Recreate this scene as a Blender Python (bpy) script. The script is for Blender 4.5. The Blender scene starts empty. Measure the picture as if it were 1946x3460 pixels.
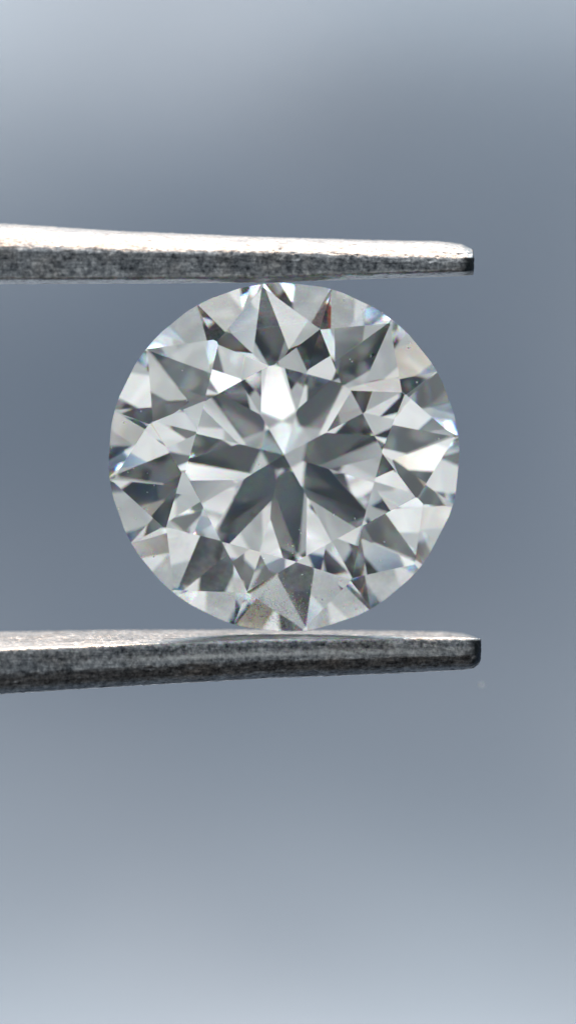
import bpy, bmesh, math, random
from mathutils import Vector, Matrix, noise

# units: 1 Blender unit = 1 millimetre (a 6.5 mm stone)
S = bpy.context.scene
C = S.collection
S.unit_settings.system = 'METRIC'
S.unit_settings.scale_length = 0.001
R = math.radians
random.seed(7)

# ------------------------------------------------------------------ camera
D, ELEV = 90.0, R(4.2)
AIM = Vector((0.0762, 0.0, -1.0101))
cd = bpy.data.cameras.new('camera'); cam = bpy.data.objects.new('camera', cd); C.objects.link(cam)
cam.location = AIM + Vector((0, -D * math.cos(ELEV), D * math.sin(ELEV)))
cam.rotation_euler = (R(90) - ELEV, 0, 0)
cd.sensor_fit = 'VERTICAL'; cd.sensor_height = 36.0
cd.lens = 36.0 * D / 19.016
cd.clip_start, cd.clip_end = 1.0, 5000.0
cd.dof.use_dof = True
cd.dof.focus_distance = D - 0.7
cd.dof.aperture_fstop = 0.056
S.camera = cam

# ------------------------------------------------------------------ world, lamps, exposure
w = bpy.data.worlds.new('World'); S.world = w; w.use_nodes = True
bg = w.node_tree.nodes['Background']
bg.inputs['Color'].default_value = (0.925, 1.0, 1.025, 1)
bg.inputs['Strength'].default_value = 0.535
S.view_settings.view_transform = 'Standard'; S.view_settings.look = 'None'
S.view_settings.exposure = 0.0; S.view_settings.gamma = 1.0
S.render.engine = 'CYCLES'
cy = S.cycles
cy.max_bounces = 40; cy.transmission_bounces = 36; cy.glossy_bounces = 12; cy.diffuse_bounces = 3
cy.caustics_reflective = True; cy.caustics_refractive = True
cy.sample_clamp_indirect = 3.0; cy.blur_glossy = 0.0
cy.use_denoising = True

def lamp(name, loc, target, sx, sy, power, col=(1, 1, 1)):
    d = bpy.data.lights.new(name, 'AREA'); d.shape = 'RECTANGLE'; d.size = sx; d.size_y = sy
    d.energy = power; d.color = col
    o = bpy.data.objects.new(name, d); C.objects.link(o); o.location = loc
    o.rotation_euler = (Vector(target) - Vector(loc)).to_track_quat('-Z', 'Y').to_euler()
    return o
def radiance(L, sx, sy):            # power giving an area lamp the radiance L
    return L * math.pi * sx * sy
# mirrored by the facets: soft lamps, and unseen black cards added to darken them, given as
# (azimuth to the right, elevation, half width, half height, roll, radiance); sizes are tangents seen from the stone
LAMPS = [
    (9.7, 116.7, 0.597, 0.866, 56.7, 1.6),
    (-9.2, 35.1, 0.224, 0.162, 24.9, 1.01),
    (60.6, 58.8, 0.186, 0.114, 54.4, 1.3),
    (19.2, 23.6, 0.128, 0.186, 36.3, 0.76),
    (-10.2, -38.0, 0.257, 0.284, -10.6, 0.86),
    (13.6, -30.9, 0.503, 0.188, 60.5, 0.8),
    (81.0, -35.0, 0.074, 0.325, 122.4, 1.3),
    (-20.5, 9.7, 0.212, 0.122, -34.3, 0.86),
    (-3.4, 10.9, 0.211, 0.046, -9.2, 1.3),
    (-42.4, 38.2, 0.115, 0.218, 48.0, 1.3),
]
CARDS = [
    (-0.8, 51.1, 0.836, 0.249, 2.1, 268),
    (33.3, -5.4, 0.127, 0.084, 28.0, 240),
    (58.1, 24.1, 0.168, 0.606, 52.4, 262),
    (87.0, 63.3, 0.271, 0.119, -56.7, 256),
    (-37.5, -12.3, 0.122, 0.168, 17.7, 230),
    (-69.1, -9.0, 0.198, 0.237, 100.3, 236),
    (35.8, -32.1, 0.102, 0.987, 33.7, 208),
    (-2.3, -1.1, 0.315, 0.16, 22.5, 97),
    (20.1, -1.7, 0.034, 0.03, -8.4, 220),
    (-1.3, -7.8, 0.124, 0.058, 15.9, 100.5),
    (9.2, 4.6, 0.074, 0.186, 28.9, 94.5),
]
def frame_of(az, el, roll):
    a, e = R(az), R(el)
    c = Vector((math.sin(a) * math.cos(e), -math.cos(a) * math.cos(e), math.sin(e)))
    e1 = c.cross(Vector((0, 0, 1))).normalized(); e2 = e1.cross(c)
    r = R(roll)
    return c, math.cos(r) * e1 + math.sin(r) * e2, -math.sin(r) * e1 + math.cos(r) * e2
def basis_matrix(x, y, z, loc):
    m = Matrix((x, y, z)).transposed().to_4x4(); m.translation = loc; return m
def soft_edges(d, fu, fv):          # a diffuser that is dimmer towards its edges
    d.use_nodes = True; nt = d.node_tree; N, L = nt.nodes, nt.links
    em = [n for n in N if n.type == 'EMISSION'][0]
    g = N.new('ShaderNodeNewGeometry'); sp = N.new('ShaderNodeSeparateXYZ'); L.new(g.outputs['Parametric'], sp.inputs[0])
    prod = None
    for k, f in ((0, fu), (1, fv)):
        a = N.new('ShaderNodeMath'); a.operation = 'SUBTRACT'; a.inputs[1].default_value = 0.5; L.new(sp.outputs[k], a.inputs[0])
        b = N.new('ShaderNodeMath'); b.operation = 'ABSOLUTE'; L.new(a.outputs[0], b.inputs[0])
        m = N.new('ShaderNodeMapRange'); m.interpolation_type = 'SMOOTHSTEP'
        m.inputs[1].default_value = 0.5 - min(f, 0.45); m.inputs[2].default_value = 0.5; m.inputs[3].default_value = 1.0; m.inputs[4].default_value = 0.0
        L.new(b.outputs[0], m.inputs[0])
        if prod is None: prod = m
        else:
            q = N.new('ShaderNodeMath'); q.operation = 'MULTIPLY'; L.new(prod.outputs[0], q.inputs[0]); L.new(m.outputs[0], q.inputs[1]); prod = q
    L.new(prod.outputs[0], em.inputs['Strength'])
for i, (az, el, hw, hh, roll, L_) in enumerate(LAMPS):
    c, e1, e2 = frame_of(az, el, roll)
    dist = 250 - 5 * i
    d = bpy.data.lights.new('soft_lamp', 'AREA'); d.shape = 'RECTANGLE'; ew, eh = hw + 0.03, hh + 0.03; d.size = 2 * ew * dist; d.size_y = 2 * eh * dist
    d.energy = radiance(L_ - 0.46, d.size, d.size_y); d.color = (1.0, 1.0, 0.985)
    soft_edges(d, 0.06 / (2 * ew), 0.06 / (2 * eh))
    o = bpy.data.objects.new('soft_lamp', d); C.objects.link(o); o.matrix_world = basis_matrix(e1, e2, c, c * dist)

# light over the tweezers from behind, and unseen lamps added to grade the paper backdrop
lamp('back_lamp', (-20, 120, 88), (0, 0, 3), 190, 70, radiance(2.6, 190, 70), (0.76, 0.93, 1.0))
WARM = (1, 0.63, 0.385)
def paper_fill(x, y, z, sx, sz, L_):        # faces the paper squarely
    lamp('paper_fill', (x, y, z), (x, 165, z), sx, sz, radiance(L_, sx, sz), WARM)
paper_fill(-3, 139, -68, 90, 20, 44.0)
lamp('paper_fill', (-22, 112, 98), (-6, 165, 10), 110, 10, radiance(222.0, 110, 10), (1, 0.625, 0.375))
paper_fill(-23, 153, 24, 8, 8, 40.0)
paper_fill(28, 150, -8, 5, 34, 13.0)
paper_fill(-28, 152, -26, 4, 18, 9.0)

# ------------------------------------------------------------------ helpers
def tag(o, label=None, cat=None, group=None, kind=None):
    if label: o['label'] = label
    if cat: o['category'] = cat
    if group: o['group'] = group
    if kind: o['kind'] = kind
    return o
def empty(name, loc=(0, 0, 0)):
    o = bpy.data.objects.new(name, None); C.objects.link(o); o.location = loc; o.empty_display_size = 1
    return o
def mesh(name, verts, faces, mat, parent=None, smooth=False):
    me = bpy.data.meshes.new(name); me.from_pydata([tuple(v) for v in verts], [], faces); me.update()
    if smooth: me.polygons.foreach_set('use_smooth', [True] * len(me.polygons))
    me.materials.append(mat)
    o = bpy.data.objects.new(name, me); C.objects.link(o)
    if parent: o.parent = parent
    return o
def material(name):
    m = bpy.data.materials.new(name); m.use_nodes = True
    nt = m.node_tree; nt.nodes.clear()
    out = nt.nodes.new('ShaderNodeOutputMaterial')
    return m, nt, out

# ------------------------------------------------------------------ materials
def diamond_material():
    m, nt, out = material('diamond')
    N, L = nt.nodes, nt.links
    rgb = []
    for c, ior in (((1, 0, 0, 1), 2.413), ((0, 1, 0, 1), 2.422), ((0, 0, 1, 1), 2.435)):
        g = N.new('ShaderNodeBsdfGlass')
        g.inputs['Color'].default_value = c; g.inputs['Roughness'].default_value = 0.0; g.inputs['IOR'].default_value = ior
        rgb.append(g)
    a1 = N.new('ShaderNodeAddShader'); a2 = N.new('ShaderNodeAddShader')
    L.new(rgb[0].outputs[0], a1.inputs[0]); L.new(rgb[1].outputs[0], a1.inputs[1])
    L.new(a1.outputs[0], a2.inputs[0]); L.new(rgb[2].outputs[0], a2.inputs[1])
    inner = N.new('ShaderNodeBsdfGlass'); inner.inputs['Roughness'].default_value = 0.0; inner.inputs['IOR'].default_value = 2.422
    inner.inputs['Color'].default_value = (1, 1, 1, 1)
    geo = N.new('ShaderNodeNewGeometry'); mix = N.new('ShaderNodeMixShader')
    L.new(geo.outputs['Backfacing'], mix.inputs[0]); L.new(a2.outputs[0], mix.inputs[1]); L.new(inner.outputs[0], mix.inputs[2])
    L.new(mix.outputs[0], out.inputs[0])
    return m
M_DIA = diamond_material()

def simple(name, col, rough=0.5, metal=0.0):
    m, nt, out = material(name)
    b = nt.nodes.new('ShaderNodeBsdfPrincipled')
    b.inputs['Base Color'].default_value = (*col, 1); b.inputs['Roughness'].default_value = rough; b.inputs['Metallic'].default_value = metal
    nt.links.new(b.outputs[0], out.inputs[0])
    return m

# ------------------------------------------------------------------ black cards; the near ones stand for the camera body
M_BLACK = simple('black_card', (0.030, 0.038, 0.046), 0.8)
for az, el, hw, hh, roll, dist in CARDS:
    c, e1, e2 = frame_of(az, el, roll)
    bm = bmesh.new(); bmesh.ops.create_cube(bm, size=1.0)
    t = 3.0
    for v_ in bm.verts: v_.co = Vector((v_.co.x * 2 * hw * dist, v_.co.y * 2 * hh * dist, v_.co.z * t))
    bmesh.ops.bevel(bm, geom=bm.edges[:], offset=0.8, segments=2, affect='EDGES')
    nm = 'camera_card' if dist < 104 else 'black_card'  # near cards: the camera, and more added to darken the table
    me = bpy.data.meshes.new(nm); bm.to_mesh(me); bm.free(); me.materials.append(M_BLACK)
    o = bpy.data.objects.new(nm, me); C.objects.link(o); o.matrix_world = basis_matrix(e1, e2, c, c * (dist + t / 2))
    o['kind'] = 'structure'

# ------------------------------------------------------------------ the stone
RAD = 3.25
CR, PV = R(35.204), R(40.242)          # crown and pavilion angles
TBL, STAR, LOW = 0.5643, 0.7752, 0.2677  # radii of table corner, star tip, lower-half tip
GT = 0.018                          # half girdle thickness (of the radius)
PHI0 = -6.894                        # azimuth of the first kite, clockwise from up
# small cutting errors of the facets, two tilts in degrees each: star, kite, pavilion main, upper, lower, upper, lower; eight times
ERR = [[0.28, -0.21], [0.28, 0.91], [-0.0, 0.0], [-0.52, -0.56], [-0.01, -0.0], [0.41, -0.1], [-0.05, 0.07], [-0.75, -1.18], [0.06, 1.03], [-0.01, 0.0], [-0.04, 0.41], [0.11, 0.06], [0.15, -0.31], [0.0, 0.0], [0.0, 0.0], [0.23, 0.68], [0.23, -0.09], [0.0, -0.65], [0.07, 0.01], [-2.06, -1.69], [0.1, 0.0], [-0.04, 0.04], [0.27, -0.5], [0.0, 0.0], [1.54, 0.87], [0.05, 0.05], [-0.69, 0.15], [0.0, 0.0], [0.14, 0.2], [0.03, -0.01], [0.0, 0.0], [0.04, 0.04], [-0.04, 0.49], [-1.57, 0.76], [0.15, 0.0], [-0.79, 1.08], [0.11, -0.05], [-0.11, 0.03], [-0.18, 0.45], [0.13, -0.01], [-0.23, -0.07], [0.01, 0.01], [0.02, 0.45], [-0.09, -0.15], [0.1, 0.05], [1.01, -0.27], [0.05, -0.0], [-0.79, -0.22], [0.0, 0.0], [-0.09, -0.09], [-0.87, -0.23], [-0.12, -0.04], [0.21, 0.3], [-0.07, 0.02], [0.24, 0.51], [-0.0, -0.0]]
def P(az, r, z):                    # stone coordinates: azimuth clockwise from up, z towards the viewer
    a = R(az)
    return Vector((r * math.sin(a), -z, r * math.cos(a))) * RAD

def build_diamond():
    root = empty('diamond')
    tag(root, 'round brilliant cut clear diamond held upright between the two steel tweezer arms', 'diamond')
    zt = GT + (1 - TBL) * math.tan(CR)
    c22 = math.cos(R(22.5))
    mains = [PHI0 + 45 * k for k in range(8)]
    T = [P(a, TBL, zt) for a in mains]
    ST = [P(a + 22.5, STAR, GT + (1 - STAR * c22) * math.tan(CR)) for a in mains]
    G = [P(a, 1, GT) for a in mains]
    LV = [P(a + 22.5, LOW, -GT - (1 - LOW * c22) * math.tan(PV)) for a in mains]
    GB = [P(a, 1, -GT) for a in mains]
    CUL = P(0, 0, -GT - math.tan(PV))
    cuts = []                       # (name, normal, offset)
    def cut(name, pts, err=(0, 0), pivot=None):
        n = (pts[1] - pts[0]).cross(pts[2] - pts[0]).normalized()
        if n.dot(pts[0]) < 0: n = -n
        c = sum(pts, Vector()) / len(pts)
        if err != (0, 0):
            a1 = n.cross(Vector((0, 1, 0))).normalized(); a2 = n.cross(a1)
            n = (n + a1 * R(err[0]) + a2 * R(err[1])).normalized()
        cuts.append((name, n, n.dot(c)))
    cut('table_facet', T)
    for k in range(8):
        j = (k + 1) % 8; a = mains[k]; e = [tuple(x) for x in ERR[7 * k:7 * k + 7]]
        H = P(a + 22.5, 1, GT * 0.55); HB = P(a + 22.5, 1, -GT * 0.55)
        cut('star_facet', [T[k], T[j], ST[k]], e[0])
        cut('kite_facet', [T[k], ST[k], G[k], ST[k - 1]], e[1])
        cut('pavilion_main_facet', [CUL, LV[k], GB[k], LV[k - 1]], e[2])
        cut('upper_girdle_facet', [G[k], H, ST[k]], e[3]); cut('lower_girdle_facet', [GB[k], HB, LV[k]], e[4])
        cut('upper_girdle_facet', [G[j], H, ST[k]], e[5]); cut('lower_girdle_facet', [GB[j], HB, LV[k]], e[6])
    for i in range(96):
        a = R(PHI0 + (i + 0.5) * 360 / 96); cuts.append(('girdle', Vector((math.sin(a), 0, math.cos(a))), RAD * math.cos(math.pi / 96)))
    rim = []
    for i, (name, n, d) in enumerate(cuts):     # each facet: its plane trimmed by all the others
        u = n.orthogonal().normalized(); w_ = n.cross(u); s_ = 12.0
        poly = [n * d + u * s_ + w_ * s_, n * d - u * s_ + w_ * s_, n * d - u * s_ - w_ * s_, n * d + u * s_ - w_ * s_]
        for q, (_, m, e) in enumerate(cuts):
            if q == i or not poly: continue
            out = []
            for k in range(len(poly)):
                A, B = poly[k - 1], poly[k]; fa, fb = m.dot(A) - e, m.dot(B) - e
                if (fa <= 0) != (fb <= 0): out.append(A.lerp(B, fa / (fa - fb)))
                if fb <= 0: out.append(B)
            poly = out
        pts = []
        for p in poly:
            if not pts or (p - pts[-1]).length > 1e-5: pts.append(p)
        if len(pts) > 1 and (pts[0] - pts[-1]).length <= 1e-5: pts.pop()
        if len(pts) < 3: continue
        if (pts[1] - pts[0]).cross(pts[2] - pts[0]).dot(n) < 0: pts.reverse()
        if name == 'girdle': rim.append(pts)
        else: mesh(name, pts, [tuple(range(len(pts)))], M_DIA, root)
    v, f = [], []
    for i, pts in enumerate(rim):   # the girdle pinches out where facets meet: one piece between two pinches
        if v and not any((p - q).length < 1e-4 for p in pts for q in rim[i - 1]): mesh('girdle', v, f, M_DIA, root); v, f = [], []
        f.append(tuple(range(len(v), len(v) + len(pts)))); v += pts
    mesh('girdle', v, f, M_DIA, root)
    return root
stone = build_diamond()
stone.rotation_euler = (Matrix.Rotation(R(2.041), 3, 'X') @ Matrix.Rotation(R(-0.357), 3, 'Z')).to_euler()
#TWEEZERS
# ------------------------------------------------------------------ steel
def steel_material():
    m, nt, out = material('blasted_steel')
    N, L = nt.nodes, nt.links
    tc = N.new('ShaderNodeTexCoord')
    def noi(scale, detail, rough, vec=None):
        n = N.new('ShaderNodeTexNoise'); n.inputs['Scale'].default_value = scale; n.inputs['Detail'].default_value = detail
        n.inputs['Roughness'].default_value = rough
        L.new(vec or tc.outputs['Object'], n.inputs['Vector']); return n
    def ramp(src, stops):
        r = N.new('ShaderNodeValToRGB'); e = r.color_ramp.elements
        e[0].position, e[0].color = stops[0][0], (*stops[0][1], 1); e[1].position, e[1].color = stops[-1][0], (*stops[-1][1], 1)
        for p, c in stops[1:-1]: x = e.new(p); x.color = (*c, 1)
        L.new(src, r.inputs[0]); return r
    mp = N.new('ShaderNodeMapping'); mp.inputs['Scale'].default_value = (1.0, 0.9, 0.86); L.new(tc.outputs['Object'], mp.inputs['Vector'])
    grain = noi(12, 6, 0.74, mp.outputs[0]); fine = noi(46, 3, 0.6); blotch = noi(1.6, 3, 0.5); patch = noi(3.4, 3, 0.55)
    sh = N.new('ShaderNodeMath'); sh.operation = 'MULTIPLY_ADD'; sh.inputs[1].default_value = 0.32
    L.new(patch.outputs[0], sh.inputs[0]); L.new(grain.outputs[0], sh.inputs[2])
    mp2 = N.new('ShaderNodeMapping'); mp2.inputs['Scale'].default_value = (1.6, 18, 22); L.new(tc.outputs['Object'], mp2.inputs['Vector'])
    streak = noi(1.0, 4, 0.6, mp2.outputs[0])
    sk = N.new('ShaderNodeMath'); sk.operation = 'MULTIPLY_ADD'; sk.inputs[1].default_value = 0.42; L.new(streak.outputs[0], sk.inputs[0]); L.new(sh.outputs[0], sk.inputs[2])
    sh2 = N.new('ShaderNodeMath'); sh2.operation = 'SUBTRACT'; sh2.inputs[1].default_value = 0.37; L.new(sk.outputs[0], sh2.inputs[0])
    col = ramp(sh2.outputs[0], [(0.31, (0.03, 0.034, 0.04)), (0.42, (0.115, 0.126, 0.142)), (0.54, (0.235, 0.25, 0.27)), (0.70, (0.50, 0.515, 0.535))])
    rust = ramp(blotch.outputs[0], [(0.48, (1, 1, 1)), (0.68, (0.95, 0.89, 0.84))])
    mul = N.new('ShaderNodeMix'); mul.data_type = 'RGBA'; mul.blend_type = 'MULTIPLY'; mul.inputs[0].default_value = 1.0
    L.new(col.outputs[0], mul.inputs[6]); L.new(rust.outputs[0], mul.inputs[7])
    b = N.new('ShaderNodeBsdfPrincipled'); b.inputs['Metallic'].default_value = 1.0
    at_ = N.new('ShaderNodeAttribute'); at_.attribute_name = 'wear'  # worn ridges, lightened in colour to give them a sheen
    wn = N.new('ShaderNodeMath'); wn.operation = 'MULTIPLY_ADD'; wn.inputs[1].default_value = 1.9; wn.inputs[2].default_value = -0.35; L.new(grain.outputs[0], wn.inputs[0])
    wm = N.new('ShaderNodeMath'); wm.operation = 'MULTIPLY'; wm.use_clamp = True; L.new(wn.outputs[0], wm.inputs[0]); L.new(at_.outputs['Fac'], wm.inputs[1])
    wx = N.new('ShaderNodeMix'); wx.data_type = 'RGBA'; wx.inputs[7].default_value = (0.66, 0.67, 0.68, 1)
    L.new(wm.outputs[0], wx.inputs[0]); L.new(mul.outputs[2], wx.inputs[6]); 
    so = N.new('ShaderNodeAttribute'); so.attribute_name = 'tip_dark'  # blackens the base colour towards the tip
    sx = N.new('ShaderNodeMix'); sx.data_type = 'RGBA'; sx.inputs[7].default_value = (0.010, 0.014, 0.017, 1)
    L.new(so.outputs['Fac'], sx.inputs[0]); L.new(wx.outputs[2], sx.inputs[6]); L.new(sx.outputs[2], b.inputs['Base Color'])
    rr = ramp(fine.outputs[0], [(0.3, (0.24,) * 3), (0.7, (0.42,) * 3)]); L.new(rr.outputs[0], b.inputs['Roughness'])
    bp = N.new('ShaderNodeBump'); bp.inputs['Strength'].default_value = 0.32; bp.inputs['Distance'].default_value = 0.02
    add = N.new('ShaderNodeMath'); add.operation = 'ADD'; L.new(grain.outputs[0], add.inputs[0]); L.new(fine.outputs[0], add.inputs[1])
    L.new(add.outputs[0], bp.inputs['Height']); L.new(bp.outputs[0], b.inputs['Normal'])
    L.new(b.outputs[0], out.inputs[0])
    return m
M_STEEL = steel_material()

# ------------------------------------------------------------------ tweezers
PXMM = 19.016 / 3460.0
F_ = Vector((0, math.cos(ELEV), -math.sin(ELEV))); U_ = Vector((0, math.sin(ELEV), math.cos(ELEV)))
EYE = Vector(cam.location)
def at(px, py, Y):                  # measured outline point -> its place at depth Y
    d = F_ * D + Vector((1, 0, 0)) * ((px - 973) * PXMM) + U_ * ((1730 - py) * PXMM)
    return EYE + d * ((Y - EYE.y) / d.y)
def lerp_tab(tab, x):
    for (x0, y0), (x1, y1) in zip(tab, tab[1:]):
        if x <= x1: return y0 + (y1 - y0) * (x - x0) / (x1 - x0)
    return tab[-1][1]
def smooth_ring(pts, n_sub):
    for _ in range(n_sub):
        q = []
        for i, p in enumerate(pts):
            a = pts[(i + 1) % len(pts)]
            q += [p * 0.82 + a * 0.18, p * 0.18 + a * 0.82]
        pts = q
    return pts
def resample(pts, n, dens):         # dens: weight of a segment by its middle point
    L = [0.0]
    for i in range(len(pts)):
        a, b = pts[i], pts[(i + 1) % len(pts)]
        L.append(L[-1] + (b - a).length * dens((a + b) / 2))
    out, j = [], 0
    for k in range(n):
        t = L[-1] * k / n
        while L[j + 1] < t: j += 1
        f = (t - L[j]) / max(L[j + 1] - L[j], 1e-9)
        out.append(pts[j].lerp(pts[(j + 1) % len(pts)], f))
    return out
def pit(p):                         # blasted surface: grains, pits and a few scratches
    v = 0.006 * noise.noise(p * 9) + 0.006 * noise.noise(p * 21 + Vector((7, 3, 1))) + 0.0045 * noise.noise(p * 44)
    c = noise.noise(p * 13 + Vector((31, 5, 9)))
    if c > 0.28: v -= 0.04 * (c - 0.28)
    return v

def build_arm(name, section, x_tip, wear, label, bend, ridges):
    # section(x) gives the ring (y, z) at a station x in mm; the visible end is finely meshed
    NR = 168
    xs = []
    x = -5.9
    while x < x_tip - 0.30: xs.append(x); x += 0.034
    k = 14
    t0 = x_tip - 0.30
    tipx = [(t0 + 0.30 * math.sin(i / k * math.pi / 2), math.cos(i / k * math.pi / 2)) for i in range(k + 1)]
    stations = [(x, 1.0) for x in xs] + tipx
    far = [-112, -95, -78, -62, -48, -36, -26, -18, -12, -8, -6.6]
    stations = [(x, 1.0) for x in far] + stations
    verts, faces, worn_sheen, tip_dark = [], [], [], []
    for x, sh in stations:
        xr = max(x, -5.9)
        ring = [Vector((0, y, z)) for y, z in section(min(xr, x_tip - 0.02))]
        ring = smooth_ring(ring, 2)
        ring = resample(ring, NR, lambda p: 1.0 if p.y < 0.2 else 0.45)
        c = sum(ring, Vector()) / NR
        off = bend(x); rl = ridges(min(xr, x_tip - 0.02)); ymid = c.y - 0.35
        for p in ring:
            q = Vector(p)
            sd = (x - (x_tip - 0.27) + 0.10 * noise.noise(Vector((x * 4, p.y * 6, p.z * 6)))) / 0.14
            tip_dark.append(max(0.0, min(1.0, sd)) if (p.y < ymid + 0.15 or sh < 0.45) and p.z < rl[0][0] + (9 if sh < 0.3 else 0.22 if rl[0][0] > 0 else -0.02) else 0.0)
            worn_sheen.append(max([st * math.exp(-((p.z - zr) / wd) ** 2) for zr, wd, st in rl]) if p.y < ymid else 0.0)
            if sh < 1.0:            # rounded end
                q.y = c.y + (q.y - c.y) * (1 - (0.34 if q.y < c.y else 0.2) * (1 - sh)); q.z = c.z + (q.z - c.z) * (1 - wear * (1 - sh))
            if x < -5.9:
                g = min(1.0, (-5.9 - x) / 60.0); q.y *= 1 + 1.2 * g
                q.z = c.z + (q.z - c.z) * (1 + 0.6 * g)
            verts.append(Vector((x, q.y, q.z + off)))
    nS = len(stations)
    for i in range(nS - 1):
        for j in range(NR):
            a, b = i * NR + j, i * NR + (j + 1) % NR
            faces.append((a, b, b + NR, a + NR))
    faces.append(tuple(range(NR)))
    # closed tip: rings shrinking to the middle of the end
    last = (nS - 1) * NR
    c = sum(verts[last:last + NR], Vector()) / NR
    prev = last
    for s in (0.8, 0.55, 0.3):
        base = len(verts)
        for j in range(NR): verts.append(c + (verts[last + j] - c) * s); worn_sheen.append(0.0); tip_dark.append(1.0)
        for j in range(NR):
            a, b = prev + j, prev + (j + 1) % NR
            faces.append((a, b, base + (j + 1) % NR, base + j))
        prev = base
    faces.append(tuple(prev + j for j in range(NR))[::-1])
    me = bpy.data.meshes.new(name); me.from_pydata([tuple(v) for v in verts], [], faces)
    bm = bmesh.new(); bm.from_mesh(me); bmesh.ops.recalc_face_normals(bm, faces=bm.faces); bm.normal_update()
    for v in bm.verts:
        if v.co.x > -6.2: 
            v.co += v.normal * pit(v.co)
    bm.to_mesh(me); bm.free()
    me.attributes.new('wear', 'FLOAT', 'POINT').data.foreach_set('value', worn_sheen)
    me.attributes.new('tip_dark', 'FLOAT', 'POINT').data.foreach_set('value', tip_dark)
    me.polygons.foreach_set('use_smooth', [True] * len(me.polygons))
    me.materials.append(M_STEEL)
    o = bpy.data.objects.new(name, me); C.objects.link(o); o['label'] = label
    return o

def px_of(x): return 973 + (x - AIM.x) / PXMM
# outlines measured on the photograph, (x, y) in its pixels
UP_BACK = [(-120, 742), (0, 752), (400, 778), (900, 799), (1300, 810), (1480, 813), (1560, 822), (1600, 838)]
UP_EDGE = [(-120, 832), (0, 836), (450, 846), (900, 850), (1300, 862), (1600, 868)]
UP_BOT = [(-120, 944), (0, 943), (500, 941), (900, 938), (1300, 924), (1607, 914)]
LO_BACK = [(-120, 2132), (0, 2131), (400, 2125), (900, 2124), (1300, 2128), (1500, 2131), (1560, 2136), (1625, 2150)]
LO_EDGE = [(-120, 2203), (0, 2196), (500, 2176), (900, 2160), (1300, 2157), (1625, 2157)]
LO_BOT = [(-120, 2366), (0, 2352), (500, 2320), (900, 2297), (1300, 2281), (1560, 2267), (1595, 2262), (1612, 2252), (1625, 2230)]
def sec_upper(x):
    p = px_of(x); t = min(1, max(0, (1600 - p) / 1600)); yf = -0.95 - 0.55 * t; yb = 1.05 + 0.3 * t
    zb = at(p, lerp_tab(UP_BACK, p), yb).z; ze = at(p, lerp_tab(UP_EDGE, p), yf + 0.10).z; zf = at(p, lerp_tab(UP_BOT, p), yf).z
    zi = 3.250 + (938 - lerp_tab(UP_BOT, p)) * PXMM
    return [(yf, zf), (yf - 0.03, (zf + ze) / 2), (yf + 0.10, ze), (yf + 0.55, ze + (zb - ze) * 0.50), ((yf + yb) / 2 + 0.1, ze + (zb - ze) * 0.86), (yb, zb),
            (yb + 0.05, zb - 0.30), (yb, zi + 0.05), (0.5, zi), (-0.30, zi), (yf + 0.12, zf - 0.035)]
def sec_lower(x):
    p = px_of(x); t = min(1, max(0, (1620 - p) / 1620)); yf = -0.95 - 0.85 * t; yb = 0.95 + 0.35 * t
    zb = at(p, lerp_tab(LO_BACK, p), yb).z; ze = at(p, lerp_tab(LO_EDGE, p), yf).z; zf = at(p, lerp_tab(LO_BOT, p), yf + 0.35).z
    h = ze - zf
    return [(yf + 0.02, ze - 0.004), (yf - 0.05, ze - 0.06), (yf - 0.15, ze - h * 0.32), (yf - 0.17, ze - h * 0.46), (yf + 0.02, ze - h * 0.80), (yf + 0.35, zf), (yb - 0.3, zf - 0.03),
            (yb, zf + 0.2), (yb, zb - 0.06), (yb - 0.1, zb), (0.15, min(zb, -3.250) if p > 500 else (zb * 0.6 + ze * 0.4)), (yf + 0.06, ze + 0.006)]
def rid_upper(x):
    p = px_of(x); return [(at(p, lerp_tab(UP_BOT, p), -1.0).z + 0.025, 0.022, 0.75)]
def rid_lower(x):
    p = px_of(x); ze = at(p, lerp_tab(LO_EDGE, p), -0.95 - 0.85 * min(1, max(0, (1620 - p) / 1620))).z
    h = (lerp_tab(LO_BOT, p) - lerp_tab(LO_EDGE, p)) * PXMM
    k = min(1, max(0, (p - 250) / 350)) * (1 - 0.45 * min(1, max(0, (p - 1150) / 300)))
    return [(ze - 0.012, 0.022, 0.9), (ze - 0.33 * h, 0.055, 0.95 * k)]
def bend_up(x):
    if x > -5.9: return 0.0
    u = -(x + 5.9) / 106.0; return 9.5 * math.sin(math.pi * min(1, u) ** 0.8) * 0.55 - 2.9 * u * u
def bend_lo(x): return -bend_up(x)
tw = empty('tweezers', (0, 0, 0))
tag(tw, 'matt grey steel gem tweezers, two pitted arms gripping the clear stone from above and below', 'tweezers')
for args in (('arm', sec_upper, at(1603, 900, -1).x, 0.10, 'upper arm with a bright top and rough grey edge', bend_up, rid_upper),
             ('arm', sec_lower, at(1626, 2200, -1).x, 0.16, 'lower arm with a bright inner face and dark brownish edge', bend_lo, rid_lower)):
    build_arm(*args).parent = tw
bm = bmesh.new(); bmesh.ops.create_cube(bm, size=1.0)
for v in bm.verts: v.co = Vector((v.co.x * 16 - 115, v.co.y * 5.2, v.co.z * 3.2))
bmesh.ops.bevel(bm, geom=bm.edges[:], offset=0.5, segments=2, affect='EDGES')
me = bpy.data.meshes.new('joint'); bm.to_mesh(me); bm.free(); me.materials.append(M_STEEL)
o = bpy.data.objects.new('joint', me); C.objects.link(o); o.parent = tw

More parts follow.
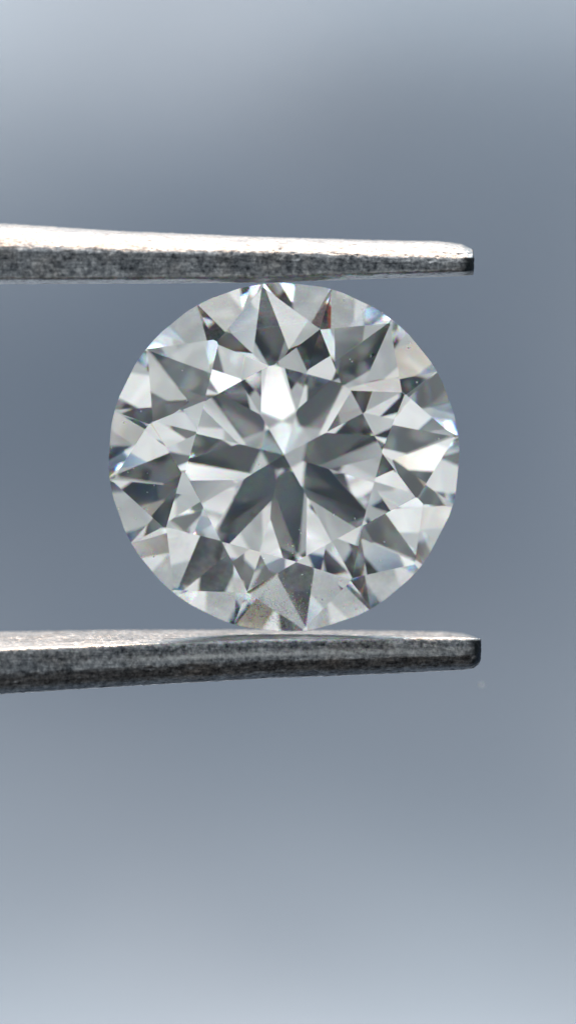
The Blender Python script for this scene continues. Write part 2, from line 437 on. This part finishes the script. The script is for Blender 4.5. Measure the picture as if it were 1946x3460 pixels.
# ------------------------------------------------------------------ paper backdrop
def paper_material():
    m, nt, out = material('paper')
    N, L = nt.nodes, nt.links
    tc = N.new('ShaderNodeTexCoord'); n = N.new('ShaderNodeTexNoise'); n.inputs['Scale'].default_value = 0.06; n.inputs['Detail'].default_value = 3
    L.new(tc.outputs['Object'], n.inputs['Vector'])
    r = N.new('ShaderNodeValToRGB'); r.color_ramp.elements[0].position = 0.3; r.color_ramp.elements[0].color = (0.075, 0.145, 0.268, 1)
    r.color_ramp.elements[1].position = 0.7; r.color_ramp.elements[1].color = (0.081, 0.150, 0.273, 1)
    L.new(n.outputs[0], r.inputs[0])
    b = N.new('ShaderNodeBsdfPrincipled'); b.inputs['Roughness'].default_value = 0.9; L.new(r.outputs[0], b.inputs['Base Color'])
    L.new(b.outputs[0], out.inputs[0]); return m
v, f = [], []
prof = [(165, 130), (165, 100), (165, 80), (165, 65)] + [(165, 55 - 2.5 * i) for i in range(60)] + [(165, -100)] + [(125 + 40 * math.cos(R(a)), -110 - 40 * math.sin(R(a))) for a in range(0, 91, 10)] + [(95, -150)]
cols = [-220, -160, -110, -80] + [-60 + 2.5 * i for i in range(49)] + [80, 110, 160, 220]
for y, z in prof:
    for x in cols:
        near = max(0.0, 1 - abs(x) / 70) * (1.0 if -95 < z < 56 else 0.0)
        q = Vector((x, 0, z))
        v.append((x, y + near * (0.9 * noise.noise(q / 17) + 0.35 * noise.noise(q / 7 + Vector((3, 3, 3)))), z))
nc = len(cols)
for i in range(len(prof) - 1):
    for j in range(nc - 1): f.append((i * nc + j, i * nc + j + 1, (i + 1) * nc + j + 1, (i + 1) * nc + j))
o = mesh('backdrop', v, f, paper_material(), None, True)
sm = o.modifiers.new('thickness', 'SOLIDIFY'); sm.thickness = 0.6
tag(o, kind='structure')

bm = bmesh.new(); bmesh.ops.create_cube(bm, size=1.0)  # unseen dark slab added for the lower arm to reflect
for v_ in bm.verts: v_.co = Vector((v_.co.x * 560, v_.co.y * 330 - 75, v_.co.z * 18 - 270))
bmesh.ops.bevel(bm, geom=bm.edges[:], offset=2, segments=2, affect='EDGES')
me = bpy.data.meshes.new('dark_slab'); bm.to_mesh(me); bm.free(); me.materials.append(simple('slab_brown', (0.06, 0.042, 0.032), 0.5))
o = bpy.data.objects.new('dark_slab', me); C.objects.link(o); o['kind'] = 'structure'

# ------------------------------------------------------------------ specks of dust, flaws and a grain-built reflection on the stone
from mathutils.bvhtree import BVHTree
bpy.context.view_layer.update()
tv, tf = [], []
for ch in stone.children:
    b0 = len(tv); tv += [ch.matrix_world @ v_.co for v_ in ch.data.vertices]
    tf += [tuple(b0 + i for i in p.vertices) for p in ch.data.polygons]
TREE = BVHTree.FromPolygons(tv, tf)
def on_stone(px, py):
    d = (F_ * D + Vector((1, 0, 0)) * ((px - 973) * PXMM) + U_ * ((1730 - py) * PXMM)).normalized()
    h, n, i, t = TREE.ray_cast(EYE, d)
    return h, n
def grains(name, items, mat, parent, kind):
    bm = bmesh.new()
    for p, r in items:
        g = bmesh.ops.create_icosphere(bm, subdivisions=1, radius=r)
        sc = Vector((random.uniform(0.6, 1.3), random.uniform(0.6, 1.3), random.uniform(0.6, 1.3)))
        for v_ in g['verts']:
            k = 1 + random.uniform(-0.25, 0.25); v_.co = Vector((v_.co.x * sc.x, v_.co.y * sc.y, v_.co.z * sc.z)) * k + p
    me = bpy.data.meshes.new(name); bm.to_mesh(me); bm.free(); me.materials.append(mat)
    o = bpy.data.objects.new(name, me); C.objects.link(o)
    if parent: o.parent = parent; o.matrix_parent_inverse = parent.matrix_world.inverted()
    if kind: o['kind'] = kind
    return o
M_DUST = simple('dust', (0.88, 0.88, 0.87), 0.8)
M_DARK = simple('dark_mineral', (0.015, 0.016, 0.018), 0.5)
Q = ((320, 900, 2.264), (920, 900, 2.1955), (320, 1500, 2.264), (920, 1500, 2.1955))
DUST = ['672,797 358,1108 228,1196 132,1388 708,1030',
        '590,245 530,252 665,322 838,378 815,345 1020,570 1008,606 1070,860 1208,1285 1232,1278 575,690 590,705 350,128 153,124',
        '258,218 300,185 405,370 458,316 395,502 186,498 316,570 435,697 373,863 455,860 450,832 545,874 855,1175 1033,1153 922,1213 908,1298 1255,155 390,676 406,224',
        '200,637 213,660 115,745 152,757 150,810 455,526 222,968 432,1090 320,1138 370,1152 600,1168 655,1203 620,1225 800,866 828,726 505,1014 525,1200 612,553 290,1043']
items = []
for (x0, y0, k), row in zip(Q, DUST):
    for t in row.split():
        x, y = map(float, t.split(','))
        h, n = on_stone(x0 + x / k, y0 + y / k)
        if h: items.append((h + n * 0.004, random.choice((0.009, 0.012, 0.015, 0.018))))
for k in range(14):
    h, n = on_stone(1180 + k * 9.5, 955 + k * 7.2 + random.uniform(-3, 6))
    if h and n.y < -0.2: items.append((h + n * 0.003, random.uniform(0.008, 0.016)))
grains('dust', items, M_DUST, None, 'stuff')['label'] = 'tiny white dust specks lying on the facets of the stone'
# a black and white crystal under an upper facet
h, n = on_stone(1257, 1199)
grains('crystal', [(h - n * 0.03 + Vector((0.020, 0, 0.012)), 0.030)], M_DARK, stone, None)['label'] = 'black crystal inclusion under the upper facet'
grains('crystal', [(h - n * 0.03 + Vector((-0.022, 0, -0.020)), 0.028)], M_DUST, stone, None)['label'] = 'white crystal inclusion beside the black one'
# grains on the stone imitating the lower arm's reflection there
wh, dk = [], []
for k in range(420):
    x, y = random.gauss(902, 34), random.gauss(2035, 40)
    h, n = on_stone(x, y)
    if h and y < 2125 and n.y < -0.3: wh.append((h + n * 0.002, random.uniform(0.003, 0.009)))
for k in range(650):
    x, y = random.gauss(955, 42), random.gauss(2072, 30)
    h, n = on_stone(x, y)
    if h and y < 2128 and n.y < -0.3: wh.append((h + n * 0.002, random.uniform(0.004, 0.009)))
for k in range(110):
    x, y = random.gauss(862, 20) + random.uniform(-12, 22), random.gauss(2062, 34)
    h, n = on_stone(x, y)
    if h and y < 2122 and n.y < -0.3: dk.append((h + n * 0.002, random.uniform(0.004, 0.010)))
grains('pale_reflection_grains', wh, M_DUST, stone, 'stuff'); grains('dark_reflection_grains', dk, simple('reflection_grey', (0.05, 0.055, 0.055), 0.6), stone, 'stuff')
# unseen flag added to cut the top light off the lower backdrop
bm = bmesh.new(); bmesh.ops.create_cube(bm, size=1.0)
for v_ in bm.verts: v_.co = Vector((v_.co.x * 150, v_.co.y * 70, v_.co.z * 1.5))
me = bpy.data.meshes.new('light_flag'); bm.to_mesh(me); bm.free(); me.materials.append(M_BLACK)
o = bpy.data.objects.new('light_flag', me); C.objects.link(o); o.location = (-4, 115.5, 28); o.rotation_euler = (0, 0, R(3.5)); o['kind'] = 'structure'
# the red thing at the side that tints a few facets
c, e1, e2 = frame_of(-76, 18, 0)
bm = bmesh.new(); bmesh.ops.create_uvsphere(bm, u_segments=24, v_segments=14, radius=19)
for v_ in bm.verts: v_.co.y *= 1.5
me = bpy.data.meshes.new('red_cap'); bm.to_mesh(me); bm.free(); me.materials.append(simple('red_cap', (0.62, 0.07, 0.06), 0.6))
me.polygons.foreach_set('use_smooth', [True] * len(me.polygons))
o = bpy.data.objects.new('red_cap', me); C.objects.link(o); o.matrix_world = basis_matrix(e1, e2, c, c * 150); o['kind'] = 'structure'

# a speck of lint out of focus below the lower tip
bm = bmesh.new(); bmesh.ops.create_icosphere(bm, subdivisions=2, radius=0.032)
for v_ in bm.verts: v_.co *= 1 + 0.4 * noise.noise(v_.co * 40)
for v_ in bm.verts: v_.co += at(1626, 2314, 3.2)
me = bpy.data.meshes.new('lint'); bm.to_mesh(me); bm.free(); me.materials.append(M_DUST)
o = bpy.data.objects.new('lint', me); C.objects.link(o)
tag(o, 'faint blurred white speck of lint below the dark tip of the lower tweezer arm', 'lint')
